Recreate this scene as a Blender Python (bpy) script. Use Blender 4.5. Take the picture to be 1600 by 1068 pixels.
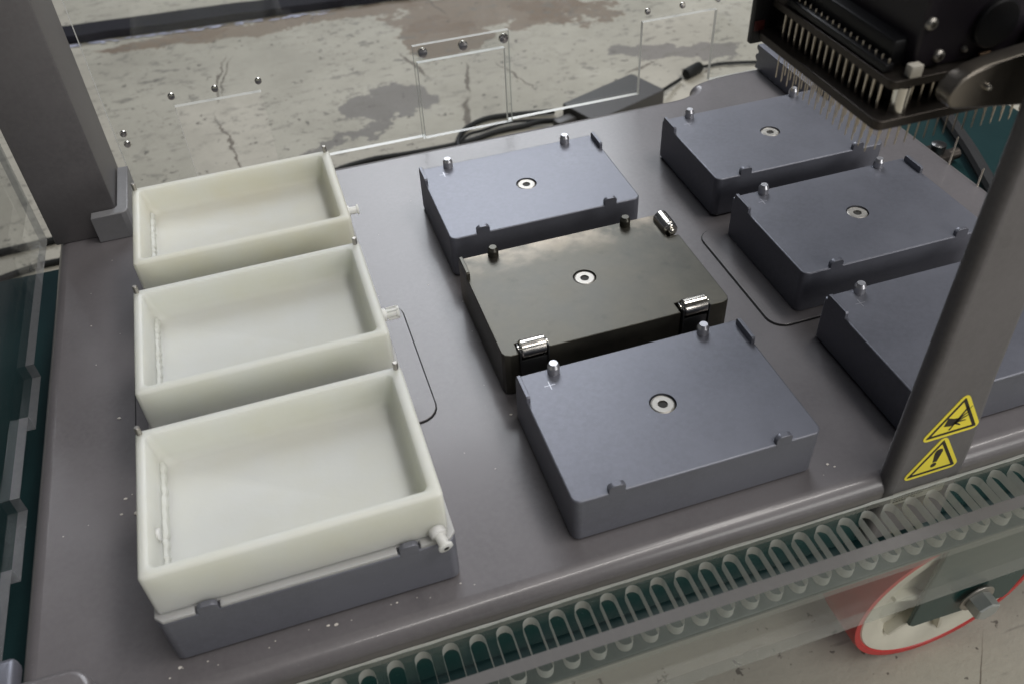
import bpy, bmesh, math, random
from mathutils import Vector, Matrix
from mathutils.geometry import tessellate_polygon
random.seed(7)
S = bpy.context.scene
COL = S.collection
for o in list(bpy.data.objects):
    bpy.data.objects.remove(o)

# ------------------------------------------------------------------ camera
cam_d = bpy.data.cameras.new('camera')
cam_d.sensor_width = 36.0
cam_d.lens = 1385.18 / 1600 * 36.0
cam_d.clip_start = 0.01
cam_d.clip_end = 60
cam = bpy.data.objects.new('camera', cam_d)
COL.objects.link(cam)
cam.matrix_world = Matrix(((0.95028486, 0.2384573, -0.20024187, -0.15283477),
                           (-0.3088409, 0.63980573, -0.70375132, -0.26853612),
                           (-0.03969874, 0.7306071, 0.68164307, 0.35665129),
                           (0, 0, 0, 1)))
cam_d.dof.use_dof = True
cam_d.dof.focus_distance = 0.52
cam_d.dof.aperture_fstop = 13.0
S.camera = cam

# ------------------------------------------------------------------ light of the room
W = bpy.data.worlds.new('World')
S.world = W
W.use_nodes = True
bg = W.node_tree.nodes['Background']
bg.inputs[0].default_value = (0.80, 0.86, 1.0, 1)
bg.inputs[1].default_value = 0.045

def area(name, loc, target, sx, sy, power, col):
    l = bpy.data.lights.new(name, 'AREA')
    l.shape = 'RECTANGLE'; l.size = sx; l.size_y = sy
    l.energy = power; l.color = col
    o = bpy.data.objects.new(name, l)
    COL.objects.link(o)
    o.location = loc
    d = Vector(target) - Vector(loc)
    o.rotation_euler = d.to_track_quat('-Z', 'Y').to_euler()
    return o
area('ceiling_lamp', (1.05, 0.05, 2.6), (0.1, 0.2, 0), 1.6, 0.4, 27, (1.0, 0.97, 0.92))
area('ceiling_lamp', (0.75, 3.5, 2.6), (0.5, 2.4, 0), 1.8, 2.2, 84, (0.92, 0.95, 1.0))
area('ceiling_lamp', (1.0, -1.15, 2.6), (0.3, 0, 0), 3.4, 0.10, 40, (1.0, 0.97, 0.92))
area('front_fill', (2.0, -3.2, 1.2), (0.1, -0.1, 0), 2.0, 1.4, 44, (1.0, 0.98, 0.95))  # unseen soft lamp, added as low fill on the front faces

S.view_settings.view_transform = 'Standard'
S.view_settings.look = 'None'
S.view_settings.exposure = 0.15
S.view_settings.gamma = 1.0
S.render.engine = 'CYCLES'
S.cycles.max_bounces = 12
S.cycles.transparent_max_bounces = 24
S.cycles.caustics_reflective = False
S.cycles.caustics_refractive = False

# ------------------------------------------------------------------ material helpers
class NT:
    def __init__(s, name):
        s.m = bpy.data.materials.new(name); s.m.use_nodes = True
        s.t = s.m.node_tree; s.n = s.t.nodes; s.l = s.t.links
        s.p = s.n['Principled BSDF']; s.out = s.n['Material Output']
    def new(s, t, **k):
        n = s.n.new(t)
        for a, b in k.items(): setattr(n, a, b)
        return n
    def link(s, a, b): s.l.new(a, b)
    def coord(s): return s.new('ShaderNodeTexCoord').outputs['Object']
    def pos(s): return s.new('ShaderNodeNewGeometry').outputs['Position']
    def noise(s, vec, scale, detail=3, rough=.55):
        n = s.new('ShaderNodeTexNoise'); n.inputs['Scale'].default_value = scale
        n.inputs['Detail'].default_value = detail; n.inputs['Roughness'].default_value = rough
        s.link(vec, n.inputs['Vector']); return n.outputs['Fac']
    def ramp(s, fac, a, b, ca=(0,0,0,1), cb=(1,1,1,1)):
        r = s.new('ShaderNodeValToRGB'); e = r.color_ramp.elements
        e[0].position = a; e[1].position = b; e[0].color = ca; e[1].color = cb
        s.link(fac, r.inputs[0]); return r.outputs[0]
    def mix(s, fac, a, b, mode='MIX'):
        m = s.new('ShaderNodeMix', data_type='RGBA', blend_type=mode)
        if isinstance(fac, (int, float)): m.inputs[0].default_value = fac
        else: s.link(fac, m.inputs[0])
        for i, v in ((6, a), (7, b)):
            if isinstance(v, tuple): m.inputs[i].default_value = v
            else: s.link(v, m.inputs[i])
        return m.outputs[2]
    def math(s, op, a, b=0.0, c=None):
        m = s.new('ShaderNodeMath', operation=op)
        for i, v in enumerate((a, b) if c is None else (a, b, c)):
            if isinstance(v, (int, float)): m.inputs[i].default_value = v
            else: s.link(v, m.inputs[i])
        return m.outputs[0]
    def bump(s, h, strength, dist):
        b = s.new('ShaderNodeBump'); b.inputs['Strength'].default_value = strength
        b.inputs['Distance'].default_value = dist
        s.link(h, b.inputs['Height']); s.link(b.outputs[0], s.p.inputs['Normal'])
    def set(s, **k):
        for a, v in k.items():
            i = s.p.inputs[a.replace('_', ' ')]
            if hasattr(v, 'is_linked'): s.link(v, i)
            else: i.default_value = v

def plain(name, col, rough=.5, metal=0.0, var=.12, scale=60, spec=None):
    t = NT(name); f = t.noise(t.coord(), scale, 4)
    c0 = tuple(c * (1 - var) for c in col) + (1,); c1 = tuple(min(1, c * (1 + var)) for c in col) + (1,)
    t.set(Base_Color=t.mix(f, c0, c1), Metallic=metal)
    t.set(Roughness=t.math('MULTIPLY_ADD', f, .16, rough - .08))
    if spec is not None: t.p.inputs['Specular IOR Level'].default_value = spec
    return t.m

M = {}
# powder coat with fine orange peel and smudges
def powder(name, col, rough, grain, metal=0.0, spec=.5, coat=0.0):
    t = NT(name); p = t.coord()
    sm = t.noise(p, 14, 5, .6); fine = t.noise(p, 2600, 2, .6); mid = t.noise(p, 380, 3)
    sp = t.ramp(t.noise(p, 1500, 1), .735, .77)
    a = tuple(c * .86 for c in col) + (1,); b = tuple(c * 1.14 for c in col) + (1,)
    c = t.mix(t.ramp(sm, .3, .7), a, b)
    c = t.mix(t.ramp(mid, .35, .65), c, t.mix(.5, c, b))
    c = t.mix(t.math('MULTIPLY', sp, .22), c, (.5, .5, .5, 1))
    t.set(Base_Color=c, Metallic=metal, Roughness=t.math('MULTIPLY_ADD', sm, .14, rough - .07))
    t.p.inputs['Specular IOR Level'].default_value = spec
    t.p.inputs['Coat Weight'].default_value = coat; t.p.inputs['Coat Roughness'].default_value = .17
    t.bump(t.math('ADD', fine, t.math('MULTIPLY', mid, .4)), grain, .0003)
    return t.m
M['deck'] = powder('deck_powder_coat', (.140, .130, .137), .42, .16, 0.15, .5, .5)
M['post'] = powder('post_powder_coat', (.135, .128, .132), .46, .30, 0.1)
M['block'] = powder('anodised_block', (.160, .165, .196), .38, .10, .4)
# blackened steel of the odd block
t = NT('blackened_steel'); p = t.coord()
n1 = t.noise(p, 22, 6, .62); n2 = t.noise(p, 120, 5); n3 = t.noise(p, 9, 3)
c = t.mix(t.ramp(n1, .38, .68), (.060, .058, .050, 1), (.105, .098, .080, 1))
sep = t.new('ShaderNodeSeparateXYZ'); t.link(p, sep.inputs[0])
back = t.math('MULTIPLY', t.ramp(t.math('ADD', sep.outputs['Y'], t.math('MULTIPLY', n2, .018)), .034, .060), t.ramp(t.noise(p, 40, 4), .40, .58))
c = t.mix(t.math('MULTIPLY', back, .8), c, (.34, .29, .23, 1))
c = t.mix(t.math('MULTIPLY', t.ramp(n2, .6, .75), .35), c, (.03, .03, .028, 1))
t.set(Base_Color=c, Metallic=.7, Roughness=t.math('MULTIPLY_ADD', n1, .3, .22))
t.bump(t.noise(p, 900, 2), .08, .0002)
M['steel_dark'] = t.m
M['steel'] = plain('stainless_steel', (.42, .40, .37), .46, 1.0, .06, 300)
M['chrome'] = plain('polished_steel', (.72, .69, .64), .20, 1.0, .04, 200)
M['spring'] = plain('spring_steel', (.12, .12, .12), .30, .9)
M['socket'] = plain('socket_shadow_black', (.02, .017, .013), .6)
M['black'] = plain('black_anodised', (.010, .010, .012), .42, .2)
M['blackface'] = plain('black_painted_face', (.017, .013, .020), .5)
M['gap'] = plain('dark_gap', (.012, .012, .013), .8)
M['needle'] = plain('needle_steel', (.58, .52, .44), .3, 1.0, .05)
M['plate_metal'] = plain('dark_nickel_plate', (.065, .056, .05), .42, .8)
M['cable'] = plain('black_cable_rubber', (.008, .009, .009), .6, 0, .1, 60, .3)
M['adapter'] = plain('adapter_plastic', (.045, .043, .042), .45)
M['green'] = powder('green_painted_steel', (.008, .040, .038), .26, .12)
M['cart'] = powder('cart_green_paint', (.009, .031, .033), .34, .12)
M['tyre'] = plain('red_polyurethane', (.52, .035, .035), .42, 0, .2, 90)
M['rim'] = plain('cream_nylon', (.62, .60, .51), .5, 0, .14, 40)
M['yellow'] = plain('sticker_yellow', (.95, .80, .06), .42, 0, .03)
M['print'] = plain('sticker_black_print', (.018, .011, .008), .5)
M['label'] = plain('paper_label', (.42, .41, .38), .6)
M['ink'] = plain('label_ink', (.07, .07, .07), .7)
M['white'] = plain('white_plastic', (.72, .68, .60), .5)
M['tan'] = plain('tan_plastic', (.30, .20, .13), .6)
M['redled'] = plain('dark_red_plastic', (.05, .006, .005), .5)
M['engrave'] = plain('engraved_line', (.48, .48, .52), .35, .8)
M['crumb'] = plain('white_crumbs', (.62, .58, .54), .8)
M['bolt'] = plain('zinc_bolt', (.42, .44, .43), .42, .6, .1, 150)
M['collar'] = powder('collar_grey_paint', (.20, .20, .21), .42, .2)
M['pin'] = plain('bare_metal_pin', (.50, .50, .53), .36, .8, .08, 200)
M['lever'] = plain('brushed_grey_metal', (.20, .18, .155), .34, .85)
M['bar'] = powder('rail_bar_anodised', (.17, .175, .21), .4, .1, .5)

def acrylic(name, tint, haze, rough=.03):
    t = NT(name); t.n.remove(t.p); p = t.coord()
    tr = t.new('ShaderNodeBsdfTransparent'); tr.inputs[0].default_value = tint
    df = t.new('ShaderNodeBsdfDiffuse'); df.inputs[0].default_value = (.75, .77, .76, 1)
    gl = t.new('ShaderNodeBsdfGlossy'); gl.inputs['Roughness'].default_value = rough
    lw = t.new('ShaderNodeLayerWeight'); lw.inputs[0].default_value = .5
    fr = t.new('ShaderNodeMath', operation='MULTIPLY_ADD'); t.link(t.math('POWER', lw.outputs['Facing'], 5.0), fr.inputs[0]); fr.inputs[1].default_value = .75; fr.inputs[2].default_value = .030
    hz = t.math('MULTIPLY', t.ramp(t.noise(p, 60, 5, .65), .35, .8), haze)
    m1 = t.new('ShaderNodeMixShader'); t.link(hz, m1.inputs[0]); t.link(tr.outputs[0], m1.inputs[1]); t.link(df.outputs[0], m1.inputs[2])
    m2 = t.new('ShaderNodeMixShader'); t.link(fr.outputs[0], m2.inputs[0]); t.link(m1.outputs[0], m2.inputs[1]); t.link(gl.outputs[0], m2.inputs[2])
    t.link(m2.outputs[0], t.out.inputs[0])
    return t.m
M['clear'] = acrylic('clear_acrylic', (.982, .988, .985, 1), .010)
M['clear_scuffed'] = acrylic('scuffed_clear_acrylic', (.965, .975, .968, 1), .008, .14)
def frosted(name, col, opa):
    t = NT(name); t.n.remove(t.p); p = t.coord()
    tr = t.new('ShaderNodeBsdfTransparent'); tr.inputs[0].default_value = (.85, .88, .86, 1)
    df = t.new('ShaderNodeBsdfDiffuse'); df.inputs[0].default_value = col
    tl = t.new('ShaderNodeBsdfTranslucent'); tl.inputs[0].default_value = col
    gl = t.new('ShaderNodeBsdfGlossy'); gl.inputs['Roughness'].default_value = .22
    a = t.new('ShaderNodeMixShader'); a.inputs[0].default_value = .35; t.link(df.outputs[0], a.inputs[1]); t.link(tl.outputs[0], a.inputs[2])
    b = t.new('ShaderNodeMixShader'); t.link(t.math('MULTIPLY_ADD', t.noise(p, 300, 3), .12, opa - .06), b.inputs[0]); t.link(tr.outputs[0], b.inputs[1]); t.link(a.outputs[0], b.inputs[2])
    c = t.new('ShaderNodeMixShader'); c.inputs[0].default_value = .12; t.link(b.outputs[0], c.inputs[1]); t.link(gl.outputs[0], c.inputs[2])
    t.link(c.outputs[0], t.out.inputs[0])
    return t.m
M['edge'] = frosted('sawn_acrylic_edge', (.74, .74, .71, 1), .55)
M['edge_dark'] = frosted('sawn_acrylic_edge_smooth', (.21, .20, .20, 1), .86)
M['edge_side'] = frosted('side_panel_edge', (.44, .43, .46, 1), .52)
M['edge_faint'] = frosted('polished_acrylic_edge', (.6, .6, .58, 1), .22)
M['edge_white'] = frosted('sawn_acrylic_edge_bright', (.95, .95, .91, 1), .95)

def resin(name, col, y):
    t = NT(name); p = t.coord()
    n = t.noise(p, 26, 5); n2 = t.noise(p, 90, 4)
    c = t.mix(t.ramp(n, .35, .7), tuple(col) + (1,), tuple(a * b for a, b in zip(col, y)) + (1,))
    t.set(Base_Color=c, Roughness=t.math('MULTIPLY_ADD', n2, .25, .36))
    t.p.inputs['Subsurface Weight'].default_value = .75
    t.p.inputs['Subsurface Radius'].default_value = (1.0, 1.0, .88)
    t.p.inputs['Subsurface Scale'].default_value = .02
    t.p.inputs['IOR'].default_value = 1.48
    t.bump(t.noise(p, 260, 3), .10, .0006)
    return t.m
M['resin'] = resin('translucent_white_resin', (.59, .603, .57), (.985, .97, .91))
M['resin_yellowed'] = resin('yellowed_resin', (.59, .595, .545), (.97, .94, .86))
M['flange'] = resin('cloudy_grey_sheet', (.50, .50, .48), (.95, .95, .93))
M['ridge'] = resin('rough_support_resin', (.54, .55, .52), (.98, .98, .95))
M['ridge'].node_tree.nodes['Principled BSDF'].inputs['Subsurface Weight'].default_value = .15
M['luer'] = resin('milky_nylon', (.86, .86, .80), (1, 1, .95))

# painted concrete floor: worn patches, cracks, pits
def floor_mat():
    t = NT('worn_painted_concrete'); p = t.pos()
    big = t.noise(p, 3.2, 6, .62); mid = t.noise(p, 17, 6, .65); fine = t.noise(p, 160, 4, .6)
    paint = t.mix(t.ramp(big, .33, .68), (.35, .33, .275, 1), (.48, .455, .385, 1))
    paint = t.mix(t.math('MULTIPLY', t.ramp(mid, .45, .75), .35), paint, (.28, .265, .225, 1))
    wn = t.new('ShaderNodeTexNoise'); wn.inputs['Scale'].default_value = 12; wn.inputs['Detail'].default_value = 9; wn.inputs['Roughness'].default_value = .68
    t.link(p, wn.inputs['Vector'])
    sub = t.new('ShaderNodeVectorMath', operation='SUBTRACT'); t.link(wn.outputs['Color'], sub.inputs[0]); sub.inputs[1].default_value = (.5, .5, .5)
    def patch(cx, cy, rx, ry, rot=0, warp=.16, soft=.05):
        warp *= 1.7 if soft < .2 else 1.0
        sc = t.new('ShaderNodeVectorMath', operation='SCALE'); t.link(sub.outputs[0], sc.inputs[0]); sc.inputs['Scale'].default_value = warp
        ad = t.new('ShaderNodeVectorMath', operation='ADD'); t.link(p, ad.inputs[0]); t.link(sc.outputs[0], ad.inputs[1])
        mp = t.new('ShaderNodeMapping', vector_type='TEXTURE'); mp.inputs['Location'].default_value = (cx, cy, -.32)
        mp.inputs['Rotation'].default_value = (0, 0, rot); mp.inputs['Scale'].default_value = (rx, ry, 5)
        t.link(ad.outputs[0], mp.inputs[0])
        ln = t.new('ShaderNodeVectorMath', operation='LENGTH'); t.link(mp.outputs[0], ln.inputs[0])
        return t.ramp(ln.outputs['Value'], 1 - soft, 1 + soft, (1, 1, 1, 1), (0, 0, 0, 1))
    def over(c, mask, col, k=1.0):
        return t.mix(t.math('MULTIPLY', mask, k), c, col)
    c = paint
    brown = (.170, .120, .080, 1); grey = (.150, .138, .132, 1)
    for a in ((-.10, 1.43, .34, .035, -.03, .10), (.30, 1.33, .19, .10, -.2, .20), (.19, 1.24, .07, .09, .3, .16), (-.30, 1.44, .12, .03, 0, .06),
              (.42, 1.27, .12, .05, -.5, .2)):
        c = over(c, patch(*a), brown, .85)
    for a in ((.045, 1.045, .085, .060, .12, .09), (.54, 1.035, .12, .030, -.38, .12), (-.05, .96, .10, .012, .3, .10), (.36, .80, .06, .012, .4, .1)):
        c = over(c, patch(*a), grey, .85)
    # cracks
    for (x0, y0, x1, y1, w) in ((.19, 1.14, .165, 1.02, .004), (.165, 1.02, .12, .905, .005), (.09, 1.22, .12, 1.10, .005), (.19, 1.45, .21, 1.33, .003),
                                (-.20, 1.34, -.235, 1.13, .0022), (-.235, 1.13, -.20, .88, .0022), (-.19, 1.33, -.225, 1.15, .0018), (.24, 1.12, .27, .98, .002), (.42, .98, .50, 1.02, .003),
                                (.15, -.20, .31, -.02, .0009), (.23, -.13, .40, -.30, .0010)):
        L = math.hypot(x1 - x0, y1 - y0)
        c = over(c, patch((x0 + x1) / 2, (y0 + y1) / 2, L / 2, w, math.atan2(y1 - y0, x1 - x0), .05 if w > .0015 else .006, .35), (.085, .065, .045, 1), .9)
    # pits and scuffs
    sy = t.new('ShaderNodeSeparateXYZ'); t.link(p, sy.inputs[0]); wear = t.ramp(sy.outputs['Y'], .25, .65)
    st = t.new('ShaderNodeMapping'); st.inputs['Scale'].default_value = (24, 38, 24); t.link(p, st.inputs[0])
    pit = t.math('MULTIPLY', t.ramp(t.noise(st.outputs[0], 1.5, 4, .7), .555, .63), t.math('MULTIPLY', t.ramp(t.noise(p, 5, 3), .36, .56), wear))
    c = over(c, pit, (.15, .14, .12, 1), .8)
    dots = t.ramp(t.noise(p, 75, 3, .6), .655, .69)
    c = over(c, dots, (.07, .06, .05, 1), .85)
    scr = t.new('ShaderNodeMapping'); scr.inputs['Scale'].default_value = (14, 120, 14); scr.inputs['Rotation'].default_value = (0, 0, .5); t.link(p, scr.inputs[0])
    c = over(c, t.ramp(t.noise(scr.outputs[0], 1, 3), .66, .74), (.20, .19, .165, 1), .6)
    t.set(Base_Color=t.mix(t.math('MULTIPLY', fine, .25), c, (.30, .29, .26, 1)), Roughness=t.math('MULTIPLY_ADD', mid, .3, .50))
    t.bump(t.math('ADD', t.math('MULTIPLY', mid, .6), fine), .35, .002)
    return t.m
M['floor'] = floor_mat()
M['strip'] = plain('grimy_black_strip', (.014, .014, .020), .8, 0, .5, 30, .2)
M['paint_chips'] = plain('pale_blue_paint_chips', (.50, .52, .66), .5, 0, .3, 80)

# ------------------------------------------------------------------ mesh helpers
FLATCAP = set()
def empty(name, loc=(0, 0, 0), label=None, cat=None, group=None):
    o = bpy.data.objects.new(name, None); o.empty_display_size = .02
    COL.objects.link(o); o.location = loc
    tag(o, label, cat, group); return o
def tag(o, label=None, cat=None, group=None, kind=None):
    if label: o['label'] = label
    if cat: o['category'] = cat
    if group: o['group'] = group
    if kind: o['kind'] = kind
    return o
def link(name, me, mat, parent=None, loc=None, smooth=35):
    if me.materials.__len__() == 0:
        for m in (mat if isinstance(mat, (list, tuple)) else [mat]): me.materials.append(m)
    if smooth:
        for f in me.polygons: f.use_smooth = True
        me.set_sharp_from_angle(angle=math.radians(smooth))
        if me.name.split('.')[0] in FLATCAP or me.get('flatcap'):
            bm = bmesh.new(); bm.from_mesh(me)
            ax = lambda n: max(abs(n.x), abs(n.y), abs(n.z)) > .99999
            sh = [e.index for e in bm.edges if len(e.link_faces) == 2 and ax(e.link_faces[0].normal) != ax(e.link_faces[1].normal)]
            bm.free()
            at = me.attributes.get('sharp_edge') or me.attributes.new('sharp_edge', 'BOOLEAN', 'EDGE')
            for i in sh: at.data[i].value = True
    o = bpy.data.objects.new(name, me); COL.objects.link(o)
    if parent: o.parent = parent
    if loc: o.location = loc
    return o
def bm_mesh(name, bm):
    bmesh.ops.recalc_face_normals(bm, faces=bm.faces[:])
    me = bpy.data.meshes.new(name); bm.to_mesh(me); bm.free(); return me
def rrect(x0, x1, y0, y1, r, n=5):
    if not isinstance(r, (list, tuple)): r = [r] * 4   # order: fl, fr, br, bl
    out = []
    for (cx, cy, a0, rr) in ((x0, y0, 180, r[0]), (x1, y0, 270, r[1]), (x1, y1, 0, r[2]), (x0, y1, 90, r[3])):
        ox = cx + rr if cx == x0 else cx - rr
        oy = cy + rr if cy == y0 else cy - rr
        for k in range(n + 1):
            a = math.radians(a0 + 90 * k / n)
            out.append((ox + rr * math.cos(a), oy + rr * math.sin(a)))
    return out
def loft(rings, cap0=True, cap1=True):
    bm = bmesh.new(); R = []
    for ring in rings: R.append([bm.verts.new(v) for v in ring])
    n = len(R[0])
    for a, b in zip(R, R[1:]):
        for i in range(n): bm.faces.new((a[i], a[(i + 1) % n], b[(i + 1) % n], b[i]))
    if cap0: bm.faces.new(R[0][::-1])
    if cap1: bm.faces.new(R[-1])
    return bm
def ring(pts, z): return [(x, y, z) for x, y in pts]
def inset(pts, d):
    """mitred inset of a counter-clockwise outline"""
    n = len(pts); out = []
    for i in range(n):
        p0, p1, p2 = Vector(pts[i - 1]), Vector(pts[i]), Vector(pts[(i + 1) % n])
        a = (p1 - p0).normalized(); b = (p2 - p1).normalized()
        na, nb_ = Vector((-a.y, a.x)), Vector((-b.y, b.x))
        m = na + nb_; q = m.length
        m = na if q < 1e-6 else m / q
        out.append(tuple(p1 + m * d / max(.35, m.dot(na))))
    return out
def prism(name, outer, z0, z1, holes=(), bevel=0.0, bres=2):
    """extruded flat outline (with holes), lying in XY from z0 to z1; outer rim rounded by bevel"""
    ar = sum(outer[i - 1][0] * outer[i][1] - outer[i][0] * outer[i - 1][1] for i in range(len(outer)))
    if ar < 0: outer = outer[::-1]
    levels = [(z0, 0), (z1, 0)]
    if bevel:
        k = bres + 1
        arc = [(bevel * (1 - math.cos(math.pi / 2 * i / k)), bevel * (1 - math.sin(math.pi / 2 * i / k))) for i in range(k + 1)]
        # arc: (height above side start, inset) from vertical side to flat cap
        arc = [(bevel * math.sin(math.pi / 2 * i / k), bevel * (1 - math.cos(math.pi / 2 * i / k))) for i in range(k + 1)]
        levels = [(z0 + bevel - hh, ii) for hh, ii in arc[::-1]] + [(z1 - bevel + hh, ii) for hh, ii in arc]
    bm = bmesh.new(); rings = []
    for z, d in levels:
        P = inset(outer, d) if d else outer
        rings.append([bm.verts.new((x, y, z)) for x, y in P])
    n = len(outer)
    for a, b in zip(rings, rings[1:]):
        for i in range(n): bm.faces.new((a[i], a[(i + 1) % n], b[(i + 1) % n], b[i]))
    hr = []
    for hpts in holes:
        lo = [bm.verts.new((x, y, z0)) for x, y in hpts]; hi = [bm.verts.new((x, y, z1)) for x, y in hpts]
        m = len(lo)
        for i in range(m): bm.faces.new((lo[i], lo[(i + 1) % m], hi[(i + 1) % m], hi[i]))
        hr.append((lo, hi))
    for top in (0, 1):
        loops = [rings[-1 if top else 0]] + [h_[top] for h_ in hr]
        flatv = [v for l_ in loops for v in l_]
        for tri_ in tessellate_polygon([[Vector((v.co.x, v.co.y, 0)) for v in l_] for l_ in loops]):
            try: bm.faces.new([flatv[i] for i in tri_])
            except ValueError: pass
    bmesh.ops.recalc_face_normals(bm, faces=bm.faces[:])
    me = bpy.data.meshes.new(name); bm.to_mesh(me); bm.free(); me['flatcap'] = 1
    return me
def reorient(me, mode):
    """XY prism -> 'xz': (x,y,z)->(x,-z,y) standing plate facing -Y ; 'yz': (x,y,z)->(z,x,y)"""
    for v in me.vertices:
        x, y, z = v.co
        v.co = (x, -z, y) if mode == 'xz' else (z, x, y)
    me.update(); return me
def edge_mats(me, axis, cut=.5):
    """second material on the sawn edges (faces not facing the plate's own axis)"""
    for f in me.polygons:
        f.material_index = 0 if abs(f.normal[axis]) > cut else 1
def cyl(r, z0, z1, n=20, bev=0.0, axis='z', r1=None):
    r1 = r if r1 is None else r1
    prof = [(r - bev, z0), (r, z0 + bev), (r1, z1 - bev), (r1 - bev, z1)] if bev else [(r, z0), (r1, z1)]
    return lathe(prof, n, axis)
def lathe(prof, n=20, axis='z', cap=True):
    rings = []
    for (r, z) in prof:
        q = []
        for k in range(n):
            a = 2 * math.pi * k / n; x, y = r * math.cos(a), r * math.sin(a)
            q.append((x, y, z) if axis == 'z' else ((z, x, y) if axis == 'x' else (y, z, x)))
        rings.append(q)
    return loft(rings, cap, cap)
def tube(path, r, n=8):
    pts = [Vector(p) for p in path]; rings = []
    up = Vector((0, 0, 1))
    for i, p in enumerate(pts):
        t = (pts[min(i + 1, len(pts) - 1)] - pts[max(i - 1, 0)]).normalized()
        a = t.cross(up)
        a = a.normalized() if a.length > 1e-5 else Vector((1, 0, 0))
        b = t.cross(a).normalized(); rr = r[i] if isinstance(r, list) else r
        rings.append([p + (a * math.cos(2 * math.pi * k / n) + b * math.sin(2 * math.pi * k / n)) * rr for k in range(n)])
    return loft(rings)
def smooth_path(pts, k=8):
    P = [Vector(p) for p in pts]; out = []
    for i in range(len(P) - 1):
        p0, p1, p2, p3 = P[max(i - 1, 0)], P[i], P[i + 1], P[min(i + 2, len(P) - 1)]
        for j in range(k):
            s = j / k
            out.append(.5 * ((2 * p1) + (p2 - p0) * s + (2 * p0 - 5 * p1 + 4 * p2 - p3) * s * s + (3 * p1 - p0 - 3 * p2 + p3) * s ** 3))
    out.append(P[-1]); return out
def box(x0, x1, y0, y1, z0, z1, bev=.0008, r=None, seg=2):
    bm = bmesh.new(); bmesh.ops.create_cube(bm, size=1)
    for v in bm.verts:
        v.co = ((x0 + x1) / 2 + v.co.x * (x1 - x0), (y0 + y1) / 2 + v.co.y * (y1 - y0), (z0 + z1) / 2 + v.co.z * (z1 - z0))
    if bev: bmesh.ops.bevel(bm, geom=bm.edges[:], offset=bev, segments=seg, profile=.5, affect='EDGES')
    return bm
def copy_tree(o, parent=None):
    c = o.copy(); COL.objects.link(c); c.parent = parent
    for ch in o.children: copy_tree(ch, c)
    return c

# ------------------------------------------------------------------ the setting
FZ = -0.3275
bm = bmesh.new()
bmesh.ops.create_grid(bm, x_segments=8, y_segments=8, size=6)
for v in bm.verts: v.co.z = FZ; v.co.y += 2
tag(link('floor', bm_mesh('floor', bm), M['floor'], smooth=0), kind='structure')

# black strip across the floor, its near edge flecked with pale paint
st = empty('floor_strip', (-.3, 1.52, FZ), 'black strip set across the floor, along the far left edge', 'floor strip')
pts0, pts1 = [], []
rnd = random.Random(3)
for i in range(60):
    x = -.9 + i * .04
    yc = -.022 - .075 * (x - .1)
    pts0.append((x, yc - .030 + rnd.uniform(-.003, .003))); pts1.append((x, yc + .026 + rnd.uniform(-.002, .002)))
link('rubber', prism('rubber', pts0 + pts1[::-1], .0005, .016, bevel=.002), M['strip'], st)
bm = bmesh.new()
for i in range(150):
    x = rnd.uniform(-.45, .32); yc = -.022 - .075 * (x - .1) - .034 - abs(rnd.gauss(0, .006))
    a = rnd.uniform(.003, .016); b = rnd.uniform(.0015, .004); n = 7
    vs = [bm.verts.new((x + a * math.cos(k * 6.283 / n) * rnd.uniform(.6, 1), yc + b * math.sin(k * 6.283 / n) * rnd.uniform(.6, 1), .0012 + .0006 * rnd.random())) for k in range(n)]
    bm.faces.new(vs)
tag(link('paint_chips', bm_mesh('chips', bm), M['paint_chips'], st, smooth=0), kind='stuff')

# ------------------------------------------------------------------ green cart under the instrument, caster
cart = empty('cart', (0, .15, -.06), 'dark green steel cart carrying the grey instrument', 'cart')
link('top_plate', bm_mesh('m', box(-.46, .50, -.226, .215, -.004, 0, .001)), M['cart'], cart)
link('front_beam', bm_mesh('m', box(-.46, .50, -.205, -.165, -.045, -.0045, .002)), M['cart'], cart)
link('side_beam', bm_mesh('m', box(-.455, -.415, -.164, .20, -.045, -.0045, .002)), M['cart'], cart)

cx, cy, cz, wr = .247, -.021, -.2480, .0795
cas = empty('caster_wheel', (cx, cy, FZ), 'cream caster wheel with red tyre in green fork, under the slotted guard', 'caster')
h = cz - FZ
prof_t = [(wr * .90, .002), (wr * .935, -.0016), (wr * .988, -.0016), (wr, .0015), (wr, .036), (wr * .985, .043), (wr * .8, .046)]
o = link('tyre', bm_mesh('m', lathe(prof_t, 64, 'y', False)), M['tyre'], cas, (0, 0, h))
prof_r = [(.010, -.004), (.020, -.004), (.024, .002), (.030, .006), (wr * .66, .007), (wr * .74, .001), (wr * .91, -.0012), (wr * .935, .0006), (wr * .92, .044), (.02, .044)]
rim = link('rim', bm_mesh('m', lathe(prof_r, 64, 'y', True)), M['rim'], cas, (0, 0, h))
for k in range(6):
    a = k * math.pi / 3 + .35
    bm = box(.022, wr * .70, -.0014, .008, -.0018, .0018, .0005)
    bmesh.ops.rotate(bm, verts=bm.verts[:], cent=(0, 0, 0), matrix=Matrix.Rotation(a, 3, 'Y'))
    link('spoke', bm_mesh('m', bm), M['rim'], rim)
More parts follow.
